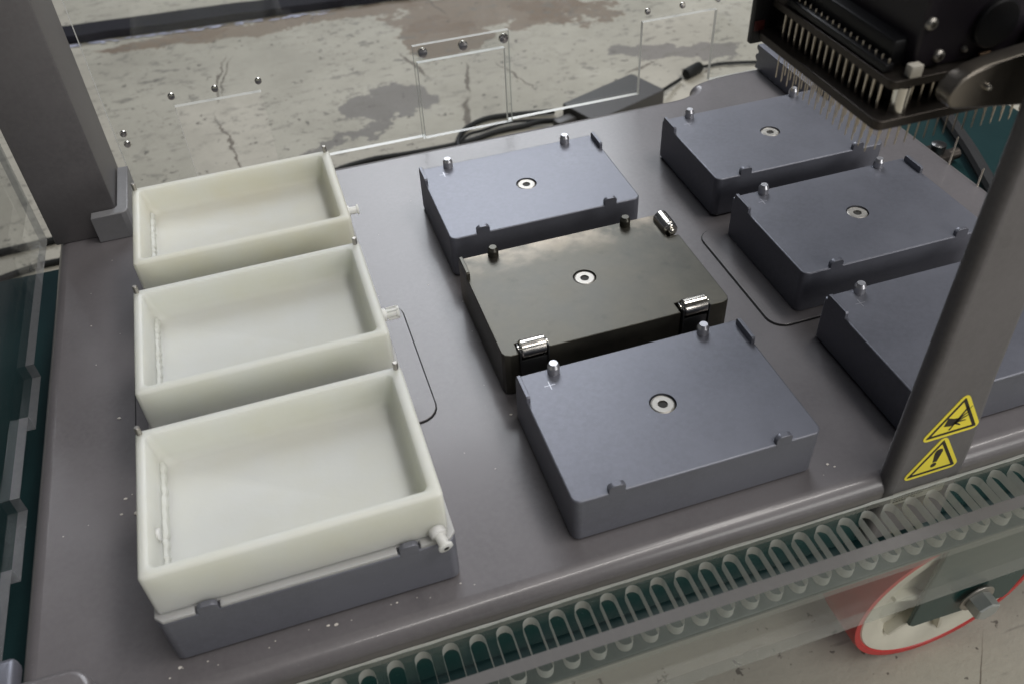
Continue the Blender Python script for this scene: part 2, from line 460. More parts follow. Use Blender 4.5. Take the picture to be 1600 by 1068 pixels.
# fork plate: tapered towards the axle bolt
fo = [(.215 - cx, -.268 - FZ), (.2195 - cx, -.272 - FZ), (.303 - cx, -.2755 - FZ), (.306 - cx, -.271 - FZ), (.330 - cx, -.15 - FZ), (.330 - cx, -.105 - FZ), (.205 - cx, -.105 - FZ), (.217 - cx, -.16 - FZ)]
for yy in (-.006, .058):
    link('fork_plate', reorient(prism('m', fo, -yy - .0035, -yy, bevel=.0008), 'xz'), M['green'], cas)
link('swivel_plate', bm_mesh('m', box(-.045, .085, -.012, .066, -.105 - FZ + .0005, -.0665 - FZ, .002)), M['green'], cas)
bolt = link('axle_bolt', bm_mesh('m', lathe([(.0, -.0225), (.0092, -.0225), (.0104, -.0215), (.0104, -.0105)], 6, 'y')), M['bolt'], cas, (.0195, 0, -.2515 - FZ))
link('washer', bm_mesh('m', lathe([(.0, -.0104), (.014, -.0104), (.0145, -.0100), (.0145, -.0092)], 28, 'y')), M['steel'], bolt)

# ------------------------------------------------------------------ the instrument: deck, posts
ins = empty('lab_instrument', (0, .14, -.056), 'grey powder coated instrument deck with upright posts', 'instrument')
IO = Vector((0, .14, -.056))
def ip(name, me, mat, parent=ins, **k):
    for v in me.vertices: v.co -= IO
    me.update()
    return link(name, me, mat, parent, **k)
outline = rrect(-.3135, .3135, -.062, .358, .014, 5)
outline = [q for q in outline if not (q[0] < 0 and q[1] > .2)]
for k in range(0, 9):
    a = math.radians(90 * k / 8); outline.append((.235 - .045 * math.sin(a), .358 - .012 * (1 - math.cos(a))))
for k in range(1, 9):
    a = math.radians(90 * k / 8); outline.append((.190 - .025 * (1 - math.cos(a)), .346 - .012 * math.sin(a)))
outline += [q for q in rrect(-.3135, .3135, -.062, .334, .014, 5) if q[0] < 0 and q[1] > .2]
deck = ip('deck', prism('deck', outline, -.0200, 0, bevel=.0085, bres=8), M['deck'])
ip('base_frame', bm_mesh('m', box(-.3090, .3090, -.0575, .326, -.0555, -.0202, .0015)), M['green'])
# inlaid cover plates below the middle holders: dark joint, plate a hair proud
for x0, x1 in ((-.262, -.1032), (.1005, .262)):
    ip('cover_joint', prism('m', rrect(x0 - .0006, x1 + .0006, .0555, .1575, .011), .0001, .0004), M['gap'], smooth=0)
    ip('cover_plate', prism('m', rrect(x0, x1, .0561, .1569, .0105), .0002, .0011, bevel=.0003), M['deck'])

# rear left post with its collar
lp = ip('post', bm_mesh('m', box(-.3137, -.2675, .3015, .365, .0, .62, .0015)), M['post'])
col_out = [(-.2838, .2940), (-.2640, .2940), (-.2607, .2953), (-.2594, .2986), (-.2594, .356), (-.2670, .356), (-.2670, .3040), (-.2683, .3020), (-.2700, .3012), (-.2838, .3012)]
ip('collar', prism('m', col_out, .0, .0205, bevel=.0008), M['collar'])
# front left foot, only its corner shows
ip('corner_block', prism('m', rrect(-.335, -.2745, -.120, -.0425, .012), .0, .0205, bevel=.003, bres=3), M['deck'])
ip('corner_knob', bm_mesh('m', box(-.330, -.310, -.0415, -.022, .0, .010, .003, seg=3)), M['bar'])
# front post with rounded left edge, slightly narrowing upward
rp_out = [(.0935, -.050), (.0935, -.032), (.0945, -.0), (.0940, .40), (.1300, .40), (.1320, .1), (.1345, .058), (.1395, .012), (.1405, -.050)]
rp = ip('post', reorient(prism('m', [(x, z) for x, z in rp_out], .0535, .0640, bevel=.0040, bres=4), 'xz'), M['post'])
PF = -.0640
# stickers on the front post
def tri(cx, cz, s, r, k=5):
    hgt = s * math.sqrt(3) / 2
    V = [Vector((cx - s / 2, cz)), Vector((cx + s / 2, cz)), Vector((cx, cz + hgt))]
    cen = (V[0] + V[1] + V[2]) / 3; out = []
    for i in range(3):
        inn = V[i] + (cen - V[i]).normalized() * 2 * r
        base = (V[i] - cen); a0 = math.atan2(base.y, base.x)
        for j in range(k + 1):
            a = a0 - math.pi / 3 + 2 * math.pi / 3 * j / k
            out.append((inn.x + r * math.cos(a), inn.y + r * math.sin(a)))
    return out
def flat(bm, polys, y, mi):
    for P in polys:
        f = bm.faces.new([bm.verts.new((x, y, z)) for x, z in P]); f.material_index = mi
def sticker(cx, cz, s, symbol, label):
    me = reorient(prism('sticker', tri(cx, cz, s, .0030), -PF + .00005, -PF + .00030), 'xz')
    bm = bmesh.new(); bm.from_mesh(me)
    for f in bm.faces: f.material_index = 0
    o_ = tri(cx, cz + .0019, s - .0066, .0005); i_ = tri(cx, cz + .0036, s - .0124, .0002)
    n = len(o_); y = PF - .00036
    vo = [bm.verts.new((x, y, z)) for x, z in o_]; vi = [bm.verts.new((x, y, z)) for x, z in i_]
    for k in range(n):
        f = bm.faces.new((vo[k], vo[(k + 1) % n], vi[(k + 1) % n], vi[k])); f.material_index = 1
    pc = Vector((cx, cz + s * .30)); k_ = 1.22
    flat(bm, [[(pc.x + (x - pc.x) * k_, pc.y + (z - pc.y) * k_) for x, z in P_] for P_ in symbol], y, 1)
    bm.normal_update()
    for f in bm.faces:
        if f.material_index == 1 and f.normal.y > 0: f.normal_flip()
    bm.to_mesh(me); bm.free()
    o = ip('warning_sticker', me, [M['yellow'], M['print']], rp, smooth=0)
    o['label'] = label
    return o
def circ(cx, cz, r, n=14): return [(cx + r * math.cos(6.2832 * k / n), cz + r * math.sin(6.2832 * k / n)) for k in range(n)]
def thick(p, q, w0, w1):
    d = Vector((q[0] - p[0], q[1] - p[1])); nn = Vector((-d.y, d.x)).normalized()
    return [(p[0] + nn.x * w0, p[1] + nn.y * w0), (p[0] - nn.x * w0, p[1] - nn.y * w0), (q[0] - nn.x * w1, q[1] - nn.y * w1), (q[0] + nn.x * w1, q[1] + nn.y * w1)]

# ------------------------------------------------------------------ plate holder blocks
BW, BD, BH, PX, PY = .1278, .0858, .0300, .1825, .1063
def screw(parent, loc):
    sc = link('screw', bm_mesh('m', lathe([(.0024, -.0010), (.0026, .0), (.0054, .0), (.0056, -.00015), (.0058, .0), (.0061, -.0001), (.0065, -.0006), (.0065, -.003)][::-1], 28, 'z', False)), M['steel'], parent, loc)
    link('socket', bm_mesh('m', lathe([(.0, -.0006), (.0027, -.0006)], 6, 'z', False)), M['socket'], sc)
    return sc
def make_block(simple=False):
    root = empty('plate_holder')
    hole = [(.0069 * math.cos(6.2832 * k / 32), .0069 * math.sin(6.2832 * k / 32)) for k in range(32)]
    link('body', prism('body', rrect(-BW / 2, BW / 2, -BD / 2, BD / 2, [.0042, .0042, .002, .002], 6), .0012, BH, holes=[hole], bevel=.0008, bres=3), M['block'], root)
    if not simple:
        screw(root, (0, 0, BH - .0006))
        link('screw_well', bm_mesh('m', lathe([(.0072, .012), (.0072, .022), (.0, .022)], 24, 'z', False)), M['gap'], root)
    pin = bm_mesh('pin', lathe([(.0033, -.004), (.0033, .0040), (.0022, .0062)], 20, 'z'))
    for x in (-.0435, .0420): link('pin', pin, M['pin'], root, smooth=20, loc=(x, BD / 2 - .0030, BH))
    tab_o = [(-.0042, -.003), (.0042, -.003), (.0042, .0030), (.0032, .0042), (.0018, .0046), (-.0018, .0046), (-.0032, .0042), (-.0042, .0030)]
    tab = reorient(prism('tab', tab_o, 0, .0028, bevel=.0003), 'xz')
    for x in (-.0426, .0428): link('tab', tab, M['block'], root, (x, -BD / 2 + .00275, BH))
    side = reorient(prism('tab', [(-.0085, -.003), (.0085, -.003), (.0085, .0032), (.0077, .0042), (-.0077, .0042), (-.0085, .0032)], 0, .0022, bevel=.0003), 'yz')
    link('tab', side, M['block'], root, (-BW / 2 - .0001, .0315, BH))
    link('tab', side, M['block'], root, (BW / 2 - .0021, .0315, BH))
    if not simple:
        bm = bmesh.new()
        for a, b in (((-.0030, 0), (.0030, 0)), ((0, -.0030), (0, .0030))):
            P = thick(a, b, .00018, .00018); f = bm.faces.new([bm.verts.new((x, z, 0)) for x, z in P])
        link('cross_mark', bm_mesh('m', bm), M['engrave'], root, (-.0487, .0310, BH + .00012), smooth=0)
    return root
proto = make_block()
spots = [((0, 0), 'grey block nearest the camera in the middle column, in front of the brownish block'),
         ((0, 2), 'pale blue-grey block at the far end of the middle column, behind the brownish block'),
         ((1, 2), 'grey block under the hanging needles, far end of the right column'),
         ((1, 1), 'grey block in the middle of the right column, beside the three-roller block'),
         ((1, 0), 'grey block half hidden behind the front post with yellow stickers')]
for i, ((a, b), lab) in enumerate(spots):
    o = proto if i == 0 else copy_tree(proto)
    o.location = (a * PX, b * PY, 0.0)
    tag(o, lab, 'block', 'plate holder blocks on the deck')
psim = make_block(True)
for i, (b, lab) in enumerate(((0, 'dark grey block carrying the nearest white tray'), (1, 'grey block carrying the middle white tray'), (2, 'grey block carrying the farthest white tray'))):
    o = psim if i == 0 else copy_tree(psim)
    o.location = (-PX, b * PY, 0.0)
    tag(o, lab, 'block', 'plate holder blocks on the deck')

# the odd block: blackened steel with three rollers
B0 = Vector((.002, .1037, 0)); HW, HD = .0670, .0452
od = empty('roller_block', B0, 'brownish blackened steel block with three shiny rollers in the middle column', 'block')
na, nb = (-.0580 - .0002, -.0412), (.0362, .0545)
bo = [(-HW + .004, -HD), (na[0], -HD), (na[0], -HD + .0085), (na[1], -HD + .0085), (na[1], -HD), (nb[0], -HD), (nb[0], -HD + .0085), (nb[1], -HD + .0085), (nb[1], -HD), (HW - .004, -HD),
      (HW - .0012, -HD + .0012), (HW, -HD + .004), (HW, .0215), (HW - .0075, .0215), (HW - .0075, .0415), (HW, .0415), (HW, HD - .001), (HW - .001, HD), (-HW + .001, HD), (-HW, HD - .001), (-HW, -HD + .004), (-HW + .0012, -HD + .0012)]
hole = [(-.002 + .0069 * math.cos(6.2832 * k / 32), .0028 + .0069 * math.sin(6.2832 * k / 32)) for k in range(32)]
link('body', prism('body', bo, .0012, BH, holes=[hole], bevel=.0004), M['steel_dark'], od)
screw(od, (-.002, .0028, BH - .0006))
link('screw_well', bm_mesh('m', lathe([(.0072, .012), (.0072, .022), (.0, .022)], 24, 'z', False)), M['gap'], od)
pin = bm_mesh('pin', lathe([(.0033, -.004), (.0033, .0040), (.0022, .0062)], 20, 'z'))
for x in (-.0458, .0402): link('pin', pin, M['steel_dark'], od, (x, HD - .0032, BH), smooth=20)
link('tab', reorient(prism('tab', [(-.0085, -.003), (.0085, -.003), (.0085, .0032), (.0077, .0042), (-.0077, .0042), (-.0085, .0032)], 0, .0022, bevel=.0003), 'yz'), M['steel_dark'], od, (-HW - .0001, .034, BH))
for n_ in (na, nb):
    xc = (n_[0] + n_[1]) / 2; rl = .0142
    ro = link('roller', bm_mesh('m', lathe([(.0022, -rl / 2 - .0014), (.0022, -rl / 2), (.0044, -rl / 2), (.0050, -rl / 2 + .0006), (.0050, rl / 2 - .0006), (.0044, rl / 2), (.0022, rl / 2), (.0022, rl / 2 + .0014)], 28, 'x')), M['chrome'], od, (xc, -HD + .0028, BH + .0005))
    link('roller_clip', bm_mesh('m', box(-.0074, .0074, -.0006, .0006, -.0268, -.0056, .0003)), M['spring'], ro, (0, -.0030, 0))
    for s in (-1, 1): link('bracket', bm_mesh('m', box(-.0004, .0004, -.0034, .0040, -.0270, .0018, .0002)), M['spring'], ro, (s * .0079, -.0010, 0))
ro = link('roller', bm_mesh('m', lathe([(.0018, -.0098), (.0022, -.0092), (.0022, -.0076), (.0040, -.0076), (.0044, -.0070), (.0044, -.0050), (.0040, -.0046), (.0048, -.0040), (.0048, .0084), (.0042, .0090)], 28, 'y')), M['chrome'], od, (HW - .0036, .0318, BH + .0012))
link('roller_clip', bm_mesh('m', box(-.0006, .0006, -.0085, .0085, -.026, -.0050, .0003)), M['spring'], ro, (.0026, 0, 0))

# ------------------------------------------------------------------ white resin trays
def make_tray(mat, luer):
    root = empty('tray')
    z0, z1 = .0026, .0290; x0, x1, y0, y1 = -.0625, .0615, -.0395, .0425
    fz = .0128
    rings = []
    def rr(dx0, dx1, dy0, dy1, r, z, n=6): return ring(rrect(x0 + dx0, x1 - dx1, y0 + dy0, y1 - dy1, r, n), z)
    rings += [rr(.0100, .0100, .0100, .0100, .004, fz - .0052), rr(.0050, .0050, .0050, .0050, .003, fz - .0052), rr(.0040, .0040, .0040, .0040, .002, z0)]
    rings += [rr(.0008, .0008, .0008, .0008, .0015, z0), rr(0, 0, 0, 0, .0018, z0 + .0008), rr(0, 0, 0, 0, .0022, z1 - .0016), rr(.0004, .0004, .0004, .0004, .0020, z1 - .0006), rr(.0013, .0013, .0013, .0013, .0018, z1)]
    w = (.0042, .0052, .0042, .0042)
    def inn(a, z, r): return rr(w[0] + a, w[1] + a, w[2] + a, w[3] + a, r, z)
    rings += [inn(-.0008, z1, .0028), inn(.0001, z1 - .0005, .0030), inn(.0006, z1 - .0016, .0031), inn(.0018, fz + .007, .0038), inn(.0030, fz + .003, .0045), inn(.0046, fz + .0008, .005), inn(.0065, fz, .006)]
    bm = loft(rings)
    # fine waviness of the cast
    for v in bm.verts:
        v.co.z += .0003 * math.sin(v.co.x * 90 + v.co.y * 60)
    link('shell', bm_mesh('shell', bm), mat, root)
    # flange resting on the block, notched round the tabs and pins
    fl = [(-BW / 2, -BD / 2 + .003), (-BW / 2 + .003, -BD / 2)]
    for tx in (-.0426, .0428): fl += [(tx - .0052, -BD / 2), (tx - .0052, -BD / 2 + .0032), (tx + .0052, -BD / 2 + .0032), (tx + .0052, -BD / 2)]
    fl += [(BW / 2 - .003, -BD / 2), (BW / 2, -BD / 2 + .003), (BW / 2, .0220), (BW / 2 - .0030, .0225), (BW / 2 - .0030, .0375)]
    for px in (.0420, -.0435): fl += [(px + .0040, .0375), (px + .0040, .0352), (px - .0040, .0352), (px - .0040, .0375)]
    fl += [(-BW / 2 + .0030, .0375), (-BW / 2 + .0030, .0225), (-BW / 2, .0220)]
    link('flange', prism('flange', fl, .0003, .0024, bevel=.0004), M['flange'], root)
    # rough supports left inside along the left wall
    rn = random.Random(luer * 7 + 1); path = []; rad = []
    y = y0 + .0068
    while y < y1 - .0062:
        path.append((x0 + .0074 + rn.uniform(-.0003, .0003), y, fz + .0012)); rad.append(rn.uniform(.0015, .0024)); y += rn.uniform(.0010, .0022)
    link('support_ridge', bm_mesh('m', tube(path, rad, 8)), M['ridge'], root)
    # rim pins at both back corners
    pin = bm_mesh('pin', lathe([(.0013, -.004), (.0013, .0040), (.0010, .0044)], 14, 'z'))
    link('pin', pin, M['steel'], root, (x0 + .0022, y1 - .0025, z1)); link('pin', pin, M['steel'], root, (x1 - .0026, y1 - .0022, z1))
    # luer fitting
    pr = [(.0012, .0140), (.0020, .0140), (.0033, .0138), (.0033, .0122), (.0024, .0118), (.0024, .0050), (.0036, .0046), (.0040, .0)][::-1]
    if luer == 0:
        lu = link('hose_fitting', bm_mesh('m', lathe([(r, z * .72) for r, z in pr], 18, 'z')), M['luer'], root, (x1 - .0055, y0 + .0005, .0058))
        lu.rotation_euler = (math.radians(100), 0, math.radians(12))
        link('bore', bm_mesh('m', lathe([(.0, .0103), (.0013, .0103)], 12, 'z', False)), M['gap'], lu)
        link('plug', bm_mesh('m', lathe([(.0, 0), (.0028, 0), (.0030, .0003), (.0030, .0026), (.0022, .0028)], 16, 'x')), M['luer'], root, (x0 + .0044, -.0120, .0190))
    else:
        lu = link('hose_fitting', bm_mesh('m', lathe([(r, z * (.8 if luer == 1 else .62)) for r, z in pr], 18, 'z')), M['luer'], root, (x1 - .0008, -.0060 if luer == 1 else -.0075, .0125))
        lu.rotation_euler = (0, math.radians(90), 0)
        if luer == 1:
            for k in range(4):
                a = k * math.pi / 2 + .4
                link('wing', bm_mesh('m', box(.0018, .0040, -.0004, .0004, .0045, .0105, .0002)), M['luer'], lu).rotation_euler = (0, 0, a)
    return root
for luer, mat, lab in ((0, 'resin', 'nearest translucent white tray, with hose fitting at its front right corner'),
                       (1, 'resin', 'middle translucent white tray, hose fitting on its right side'),
                       (2, 'resin_yellowed', 'farthest white tray, slightly yellowed, beside the rear left post')):
    t_ = make_tray(M[mat], luer)
    t_.location = (-PX, luer * PY, BH)
    tag(t_, lab, 'tray', 'translucent trays on the left blocks')

# ------------------------------------------------------------------ slotted acrylic guard along the front
gd = empty('front_guard', (0, -.1, -.043), 'clear acrylic guard with a row of long slots along the front edge', 'guard')
GO = Vector((0, -.1, -.043))
def gp(name, me, mat, **k):
    for v in me.vertices: v.co -= GO
    me.update(); return link(name, me, mat, gd, **k)
GX0, GX1 = -.36, .345
slots = []
x = .0291 - 30 * .01245
while x < GX1 - .01:
    if x > GX0 + .01:
        s_ = []
        r_ = .0037; ya, yb = -.0955 + r_, -.0688 - r_
        for k in range(9): a = math.radians(180 * k / 8); s_.append((x + r_ * math.cos(a), yb + r_ * math.sin(a)))
        for k in range(9): a = math.radians(180 + 180 * k / 8); s_.append((x + r_ * math.cos(a), ya + r_ * math.sin(a)))
        slots.append(s_)
    x += .01245
me = prism('slotted_plate', [(GX0, -.1010), (GX1, -.1010), (GX1, -.0655), (GX0, -.0655)], -.0130, -.0070, holes=slots)
edge_mats(me, 2)
for f in me.polygons:
    if f.area > .001 and f.material_index == 1: f.material_index = 2
gp('slotted_plate', me, [M['clear_scuffed'], M['edge'], M['edge_faint']], smooth=30)
me = reorient(prism('front_panel', [(GX0, -.0415), (GX1, -.0415), (GX1, .0225), (GX0, .0225)], .10115, .1066), 'xz')
edge_mats(me, 1)
for f in me.polygons:
    if f.normal.z < -.5: f.material_index = 2
gp('front_panel', me, [M['clear_scuffed'], M['edge_dark'], M['edge_faint']], smooth=0)
# bright chamfer along the back edge with its saw nicks
me = bm_mesh('m', tube([(GX0, -.0660, -.0072)] + [(GX0 + .002 + i * .00624, -.0660 + random.uniform(-.0001, .0001), -.0072 + random.uniform(-.0001, .0001)) for i in range(113)], [.0007] + [random.uniform(.0006, .0009) for _ in range(113)], 6))
gp('edge_bead', me, M['edge'])

# ------------------------------------------------------------------ acrylic side panel (left) and rear panel
sp = empty('side_panel', (-.3275, .1, -.021), 'clear acrylic side panel with stepped lower edge, left of the deck', 'panel')
yb = [(.3290, -.0105), (.1940, -.0105), (.1940, -.021), (.1480, -.021), (.1480, -.0105), (.0872, -.0105), (.0872, -.021), (.0412, -.021), (.0412, -.0105), (-.0190, -.0105), (-.0190, -.021), (-.11, -.021), (-.11, .45), (.3290, .45)]
me = reorient(prism('panel', [(y, z) for y, z in yb], -.3300, -.3250), 'yz'); edge_mats(me, 0)
for v in me.vertices: v.co -= Vector((-.3275, .1, -.021))
me.update(); link('sheet', me, [M['clear'], M['edge_side']], sp, smooth=0)

rpn = empty('rear_panel', (0, .367, -.009), 'clear acrylic rear panel with rectangular notches behind the deck', 'panel')
nz = .0535
prf = [(-.262, -.009), (-.2157, -.009), (-.2157, nz), (-.1537, nz), (-.1537, -.009), (-.0355, -.009), (-.0355, nz), (.0345, nz), (.0345, -.009), (.1515, -.009), (.1515, nz), (.2175, nz), (.2175, -.009), (.31, -.009), (.31, .40), (-.262, .40)]
def rp_(me):
    for v in me.vertices: v.co -= Vector((0, .367, -.009))
    me.update(); return me
me = reorient(prism('sheet', prf, -.3690, -.3650), 'xz'); edge_mats(me, 1)
link('sheet', rp_(me), [M['clear'], M['edge_white']], rpn, smooth=0)
me = reorient(prism('cover', [(-.0385, -.0085), (.0372, -.0085), (.0372, .0690), (-.0385, .0690)], -.3647, -.3610), 'xz'); edge_mats(me, 1)
link('notch_cover', rp_(me), [M['clear'], M['edge']], rpn, smooth=0)
sm = bm_mesh('screw', lathe([(.0012, -.0015), (.0034, -.0012), (.0040, .0), (.0040, .0006), (.0016, .0006)], 18, 'y'))
sm2 = bm_mesh('screw', lathe([(.0008, -.0012), (.0022, -.0010), (.0026, .0), (.0026, .0006), (.0010, .0006)], 14, 'y'))
for x in (-.0315, 0, .0325): link('screw', sm, M['chrome'], rpn, (x, -.0068, .0635 + .009))
for x in (-.2156, -.185, -.154, .1545, .185, .2165, .262): link('screw', sm2, M['chrome'], rpn, (x, -.0028, .0625 + .009))
for z in (.041, .0325): link('screw', sm2, M['chrome'], rpn, (-.2555, -.0028, z + .009))

# ------------------------------------------------------------------ notched rail bar behind the right column
rb = empty('rail_bar', (.262, .33, 0), 'notched grey rail bar standing behind the block under the needles', 'bar')
ob = [(-.007, .0003), (.007, .0003), (.007, .0205), (-.007, .0205)]
out = [(.008, -.0), (.008, .021)]
for k, (yy, zz) in enumerate([(.0255, .021), (.0268, .0195), (.0262, .0170), (.0238, .0158), (.0235, .0140), (.0262, .0125), (.0275, .0100), (.0258, .0080), (.0236, .0066), (.0250, .0040), (.0262, .0005)]): out.append((yy, zz))
out = [(-.055, .0005), (-.055, .021)] + out[2:]
link('profile', reorient(prism('m', out, -.007, .007, bevel=.0006), 'yz'), M['bar'], rb)

# ------------------------------------------------------------------ needle head
HX, HY = .0668, .0497      # rear left needle; columns run +X, rows -Y
hd = empty('needle_head', (.12, .016, .168), 'black dispensing head with rows of hanging steel needles, top right', 'dispensing head')
HO = Vector((.12, .016, .168))
def hp(name, me, mat, parent=hd, **k):
    for v in me.vertices: v.co -= HO
    me.update(); return link(name, me, mat, parent, **k)
P = .0045
hp('needle_plate', prism('m', rrect(.0608, .181, -.0275, .0605, .003), .1828, .1866, bevel=.0004), M['plate_metal'])
hp('upper_plate', prism('m', rrect(.0652, .181, -.0250, .0605, .003), .1972, .2005, bevel=.0003), M['plate_metal'])
hp('body', prism('m', rrect(.0765, .300, -.0198, .0560, .0015), .2006, .470, bevel=.0008), M['blackface'])
hp('inner_frame', bm_mesh('m', box(.0705, .179, -.0145, .0545, .2007, .2110, .001)), M['black'])
hp('inner_core', bm_mesh('m', box(.0705, .172, -.0140, .0540, .1868, .1970, .0005)), M['black'])
hp('end_plate', bm_mesh('m', box(.0585, .0760, .0612, .0645, .1800, .2250, .0005)), M['black'])
hp('end_mark', bm_mesh('m', box(.0590, .0640, .0606, .0611, .1860, .1905, .0001)), M['redled'])
rod = bm_mesh('rod', lathe([(.00060, .0), (.00060, .0104)], 8, 'z'))
peg = bm_mesh('peg', lathe([(.00045, .0), (.00045, .0018), (.0002, .0020)], 6, 'z'))
base = Vector((0, 0, .1867)) - HO
for j in range(16):
    link('rod', rod, M['needle'], hd, Vector((HX, HY - j * P, .1867)) - HO)
    link('peg', peg, M['needle'], hd, Vector((HX + .0012, HY - j * .00405 - .006, .2040)) - HO)
for i in range(3, 24):
    link('rod', rod, M['needle'], hd, Vector((HX + i * P, HY - 15 * P - .0010, .1867)) - HO)
hp('peg_strip', bm_mesh('m', box(.0660, .0700, -.0180, .0500, .2010, .2040, .0004)), M['black'])
so = hp('standoff', bm_mesh('m', box(0, .001, 0, .001, 0, .001, 0)), M['chrome'])
bpy.data.objects.remove(so)
link('standoff', bm_mesh('m', lathe([(.0034, .0), (.0034, .0104)], 20, 'z')), M['chrome'], hd, Vector((.0725, -.0222, .1867)) - HO)
hp('corner_pad', bm_mesh('m', box(.0722, .0772, -.0250, -.0212, .2006, .2052, .0004)), M['white'])
for (x, z) in ((.0772, .2181), (.0845, .2048)):
    sc = link('face_screw', bm_mesh('m', lathe([(.0004, -.0011), (.0014, -.0011), (.0022, -.0005), (.0024, .0), (.0024, .0006)], 18, 'y')), M['steel'], hd, Vector((x + .0022, -.0204, z)) - HO)
    bm = bmesh.new()
    flat(bm, [thick((-.0011, -.0004), (.0011, .0004), .0002, .0002), thick((-.0004, .0011), (.0004, -.0011), .0002, .0002)], -.00125, 0)
    link('cross_slot', bm_mesh('m', bm), M['socket'], sc, smooth=0)
link('face_screw', bm_mesh('m', lathe([(.0004, -.0009), (.0009, -.0008), (.0012, .0), (.0012, .0006)], 12, 'y')), M['steel'], hd, Vector((.0975, -.0204, .2056)) - HO)
hp('cable_boss', bm_mesh('m', lathe([(.0, -.0026), (.0085, -.0026), (.0092, -.002), (.0092, .0)], 28, 'y')), M['black'])
o = [c for c in hd.children if c.name.startswith('cable_boss')][0]
o.location = Vector((.1075, -.0199, .2140)); 
hp('tan_wedge', reorient(prism('m', [(.1040, .2032), (.1085, .2036), (.1068, .1996)], .0205, .0222), 'xz'), M['tan'])
# needles: 24 x 16; the 300 nearest are single parts, the rest one joined part
nl = lathe([(.00032, .1830 - .1678), (.00030, .0010), (.00012, .0)][::-1], 5, 'z', False)
nme = bm_mesh('needle', nl)
C0 = Vector((-.1528, -.2685, .3567)); NP = []
for i in range(24):
    for j in range(16):
        NP.append(Vector((HX + i * P, HY - j * P, .1678)))
NP.sort(key=lambda v: (v - C0).length)
rn = random.Random(5)
for v in NP[:300]:
    o = link('needle', nme, M['needle'], hd, v - HO)
    o.rotation_euler = (rn.gauss(0, .006), rn.gauss(0, .006), 0)
bm = bmesh.new()
for v in NP[300:]:
    g = bmesh.ops.create_cone(bm, segments=5, radius1=.00014, radius2=.0003, depth=.0151)
    bmesh.ops.translate(bm, verts=g['verts'], vec=v - HO + Vector((0, 0, .00755)))
tag(link('far_needles', bm_mesh('m', bm), M['needle'], hd), kind='stuff')

# curved metal lever beside the head
lv = empty('lever', (.10, -.04, .19), 'curved grey metal lever with rounded tip beside the needle head', 'lever')
lo = [(.0775, .1974), (.0748, .1985), (.0731, .2006), (.0727, .2030), (.0736, .2056), (.0766, .2090), (.0812, .2112), (.0870, .2124), (.0993, .2138), (.125, .2165), (.150, .219), (.150, .186), (.125, .1900), (.1073, .1930), (.090, .1955)]
me = reorient(prism('m', lo, .0375, .0450, bevel=.0010, bres=3), 'xz')
for v in me.vertices: v.co -= Vector((.10, -.04, .19))
link('arm', me, M['lever'], lv)
link('pivot_block', bm_mesh('m', box(.024, .046, .0026, .0200, .0115, .0230, .0008)), M['lever'], lv)
link('stud', bm_mesh('m', lathe([(.0, -.0016), (.0010, -.0014), (.0014, .0), (.0014, .001)], 12, 'y')), M['chrome'], lv, (.0878 - .10, -.0054, .2043 - .19))

# things at the right edge of the deck: two guide rods, cable chain
for (x, y, hgt, lab) in ((.3085, .169, .024, 'taller thin steel rod at the right edge of the deck'), (.3085, .1386, .0158, 'shorter thin steel rod at the right edge of the deck')):
    tag(link('guide_rod', bm_mesh('m', lathe([(.0007, .0), (.0007, hgt - .0005), (.0003, hgt)], 8, 'z')), M['needle'], None, (x, y, -.0022)), lab, 'rod', 'rods at the right deck edge')
cc = empty('cable_chain', (.40, .235, -.06), 'black cable strip lying on the green cart beyond the deck', 'cable')
me = bm_mesh('m', tube(smooth_path([(.030, .075, .006), (.018, .045, .007), (.006, .01, .007), (-.012, -.035, .007), (-.030, -.08, .007)]), .0055, 8))
link('sleeve', me, M['gap'], cc)
vb = empty('valve_fitting', (.365, .245, -.06), 'small grey fitting on the green cart beyond the deck edge', 'fitting')
link('base', bm_mesh('m', box(-.016, .016, -.011, .011, .0003, .014, .002)), M['plate_metal'], vb)
link('nozzle', bm_mesh('m', lathe([(.003, .013), (.006, .014), (.006, .022), (.0035, .023)], 16, 'z')), M['spring'], vb, (.004, -.002, 0))
link('side_tube', bm_mesh('m', lathe([(.004, .010), (.005, .011), (.005, .028), (.003, .029)], 14, 'x')), M['plate_metal'], vb, (0, 0, .007))

# ------------------------------------------------------------------ power adapter and cables on the floor
ad = empty('power_adapter', (.3506, .8645, FZ), 'black power adapter brick lying on the floor behind the deck', 'power adapter')
ax = Vector((.146, .053)).normalized(); ang = math.atan2(.040, .143)
me = prism('m', rrect(-.072, .072, -.037, .037, .004), .0005, .035, bevel=.0018)
link('case', me, M['adapter'], ad).rotation_euler = (0, 0, ang + .08)
o = link('lead_out', bm_mesh('m', tube(smooth_path([(.068, .012, .018), (.085, .016, .018), (.105, .032, .014), (.128, .052, .008), (.145, .064, .006)]), .0028, 8)), M['cable'], ad)
o = link('ferrite', bm_mesh('m', lathe([(.004, -.020), (.008, -.018), (.009, -.016), (.009, .016), (.008, .018), (.004, .020)], 16, 'x')), M['cable'], ad, (.172, .077, .0095))
o.rotation_euler = (0, 0, .45)
link('lead_end', bm_mesh('m', tube(smooth_path([(.190, .086, .008), (.212, .092, .004), (.240, .090, .004), (.30, .07, .004)]), .0026, 8)), M['cable'], ad)
link('inlet_plug', bm_mesh('m', box(-.020, .020, -.009, .009, -.009, .009, .003)), M['adapter'], ad, (-.083, -.017, .0175)).rotation_euler = (0, 0, ang)
def cable(path, r, lab):
    path = [(-.1528 + (x_ + .1528) * 1.0112, -.2685 + (y_ + .2685) * 1.0112, z_) for x_, y_, z_ in path]
    o = link('cable', bm_mesh('cable', tube(smooth_path(path), r, 10)), M['cable'])
    return tag(o, lab, 'cable', 'black cables on the floor')
z = FZ + .0045
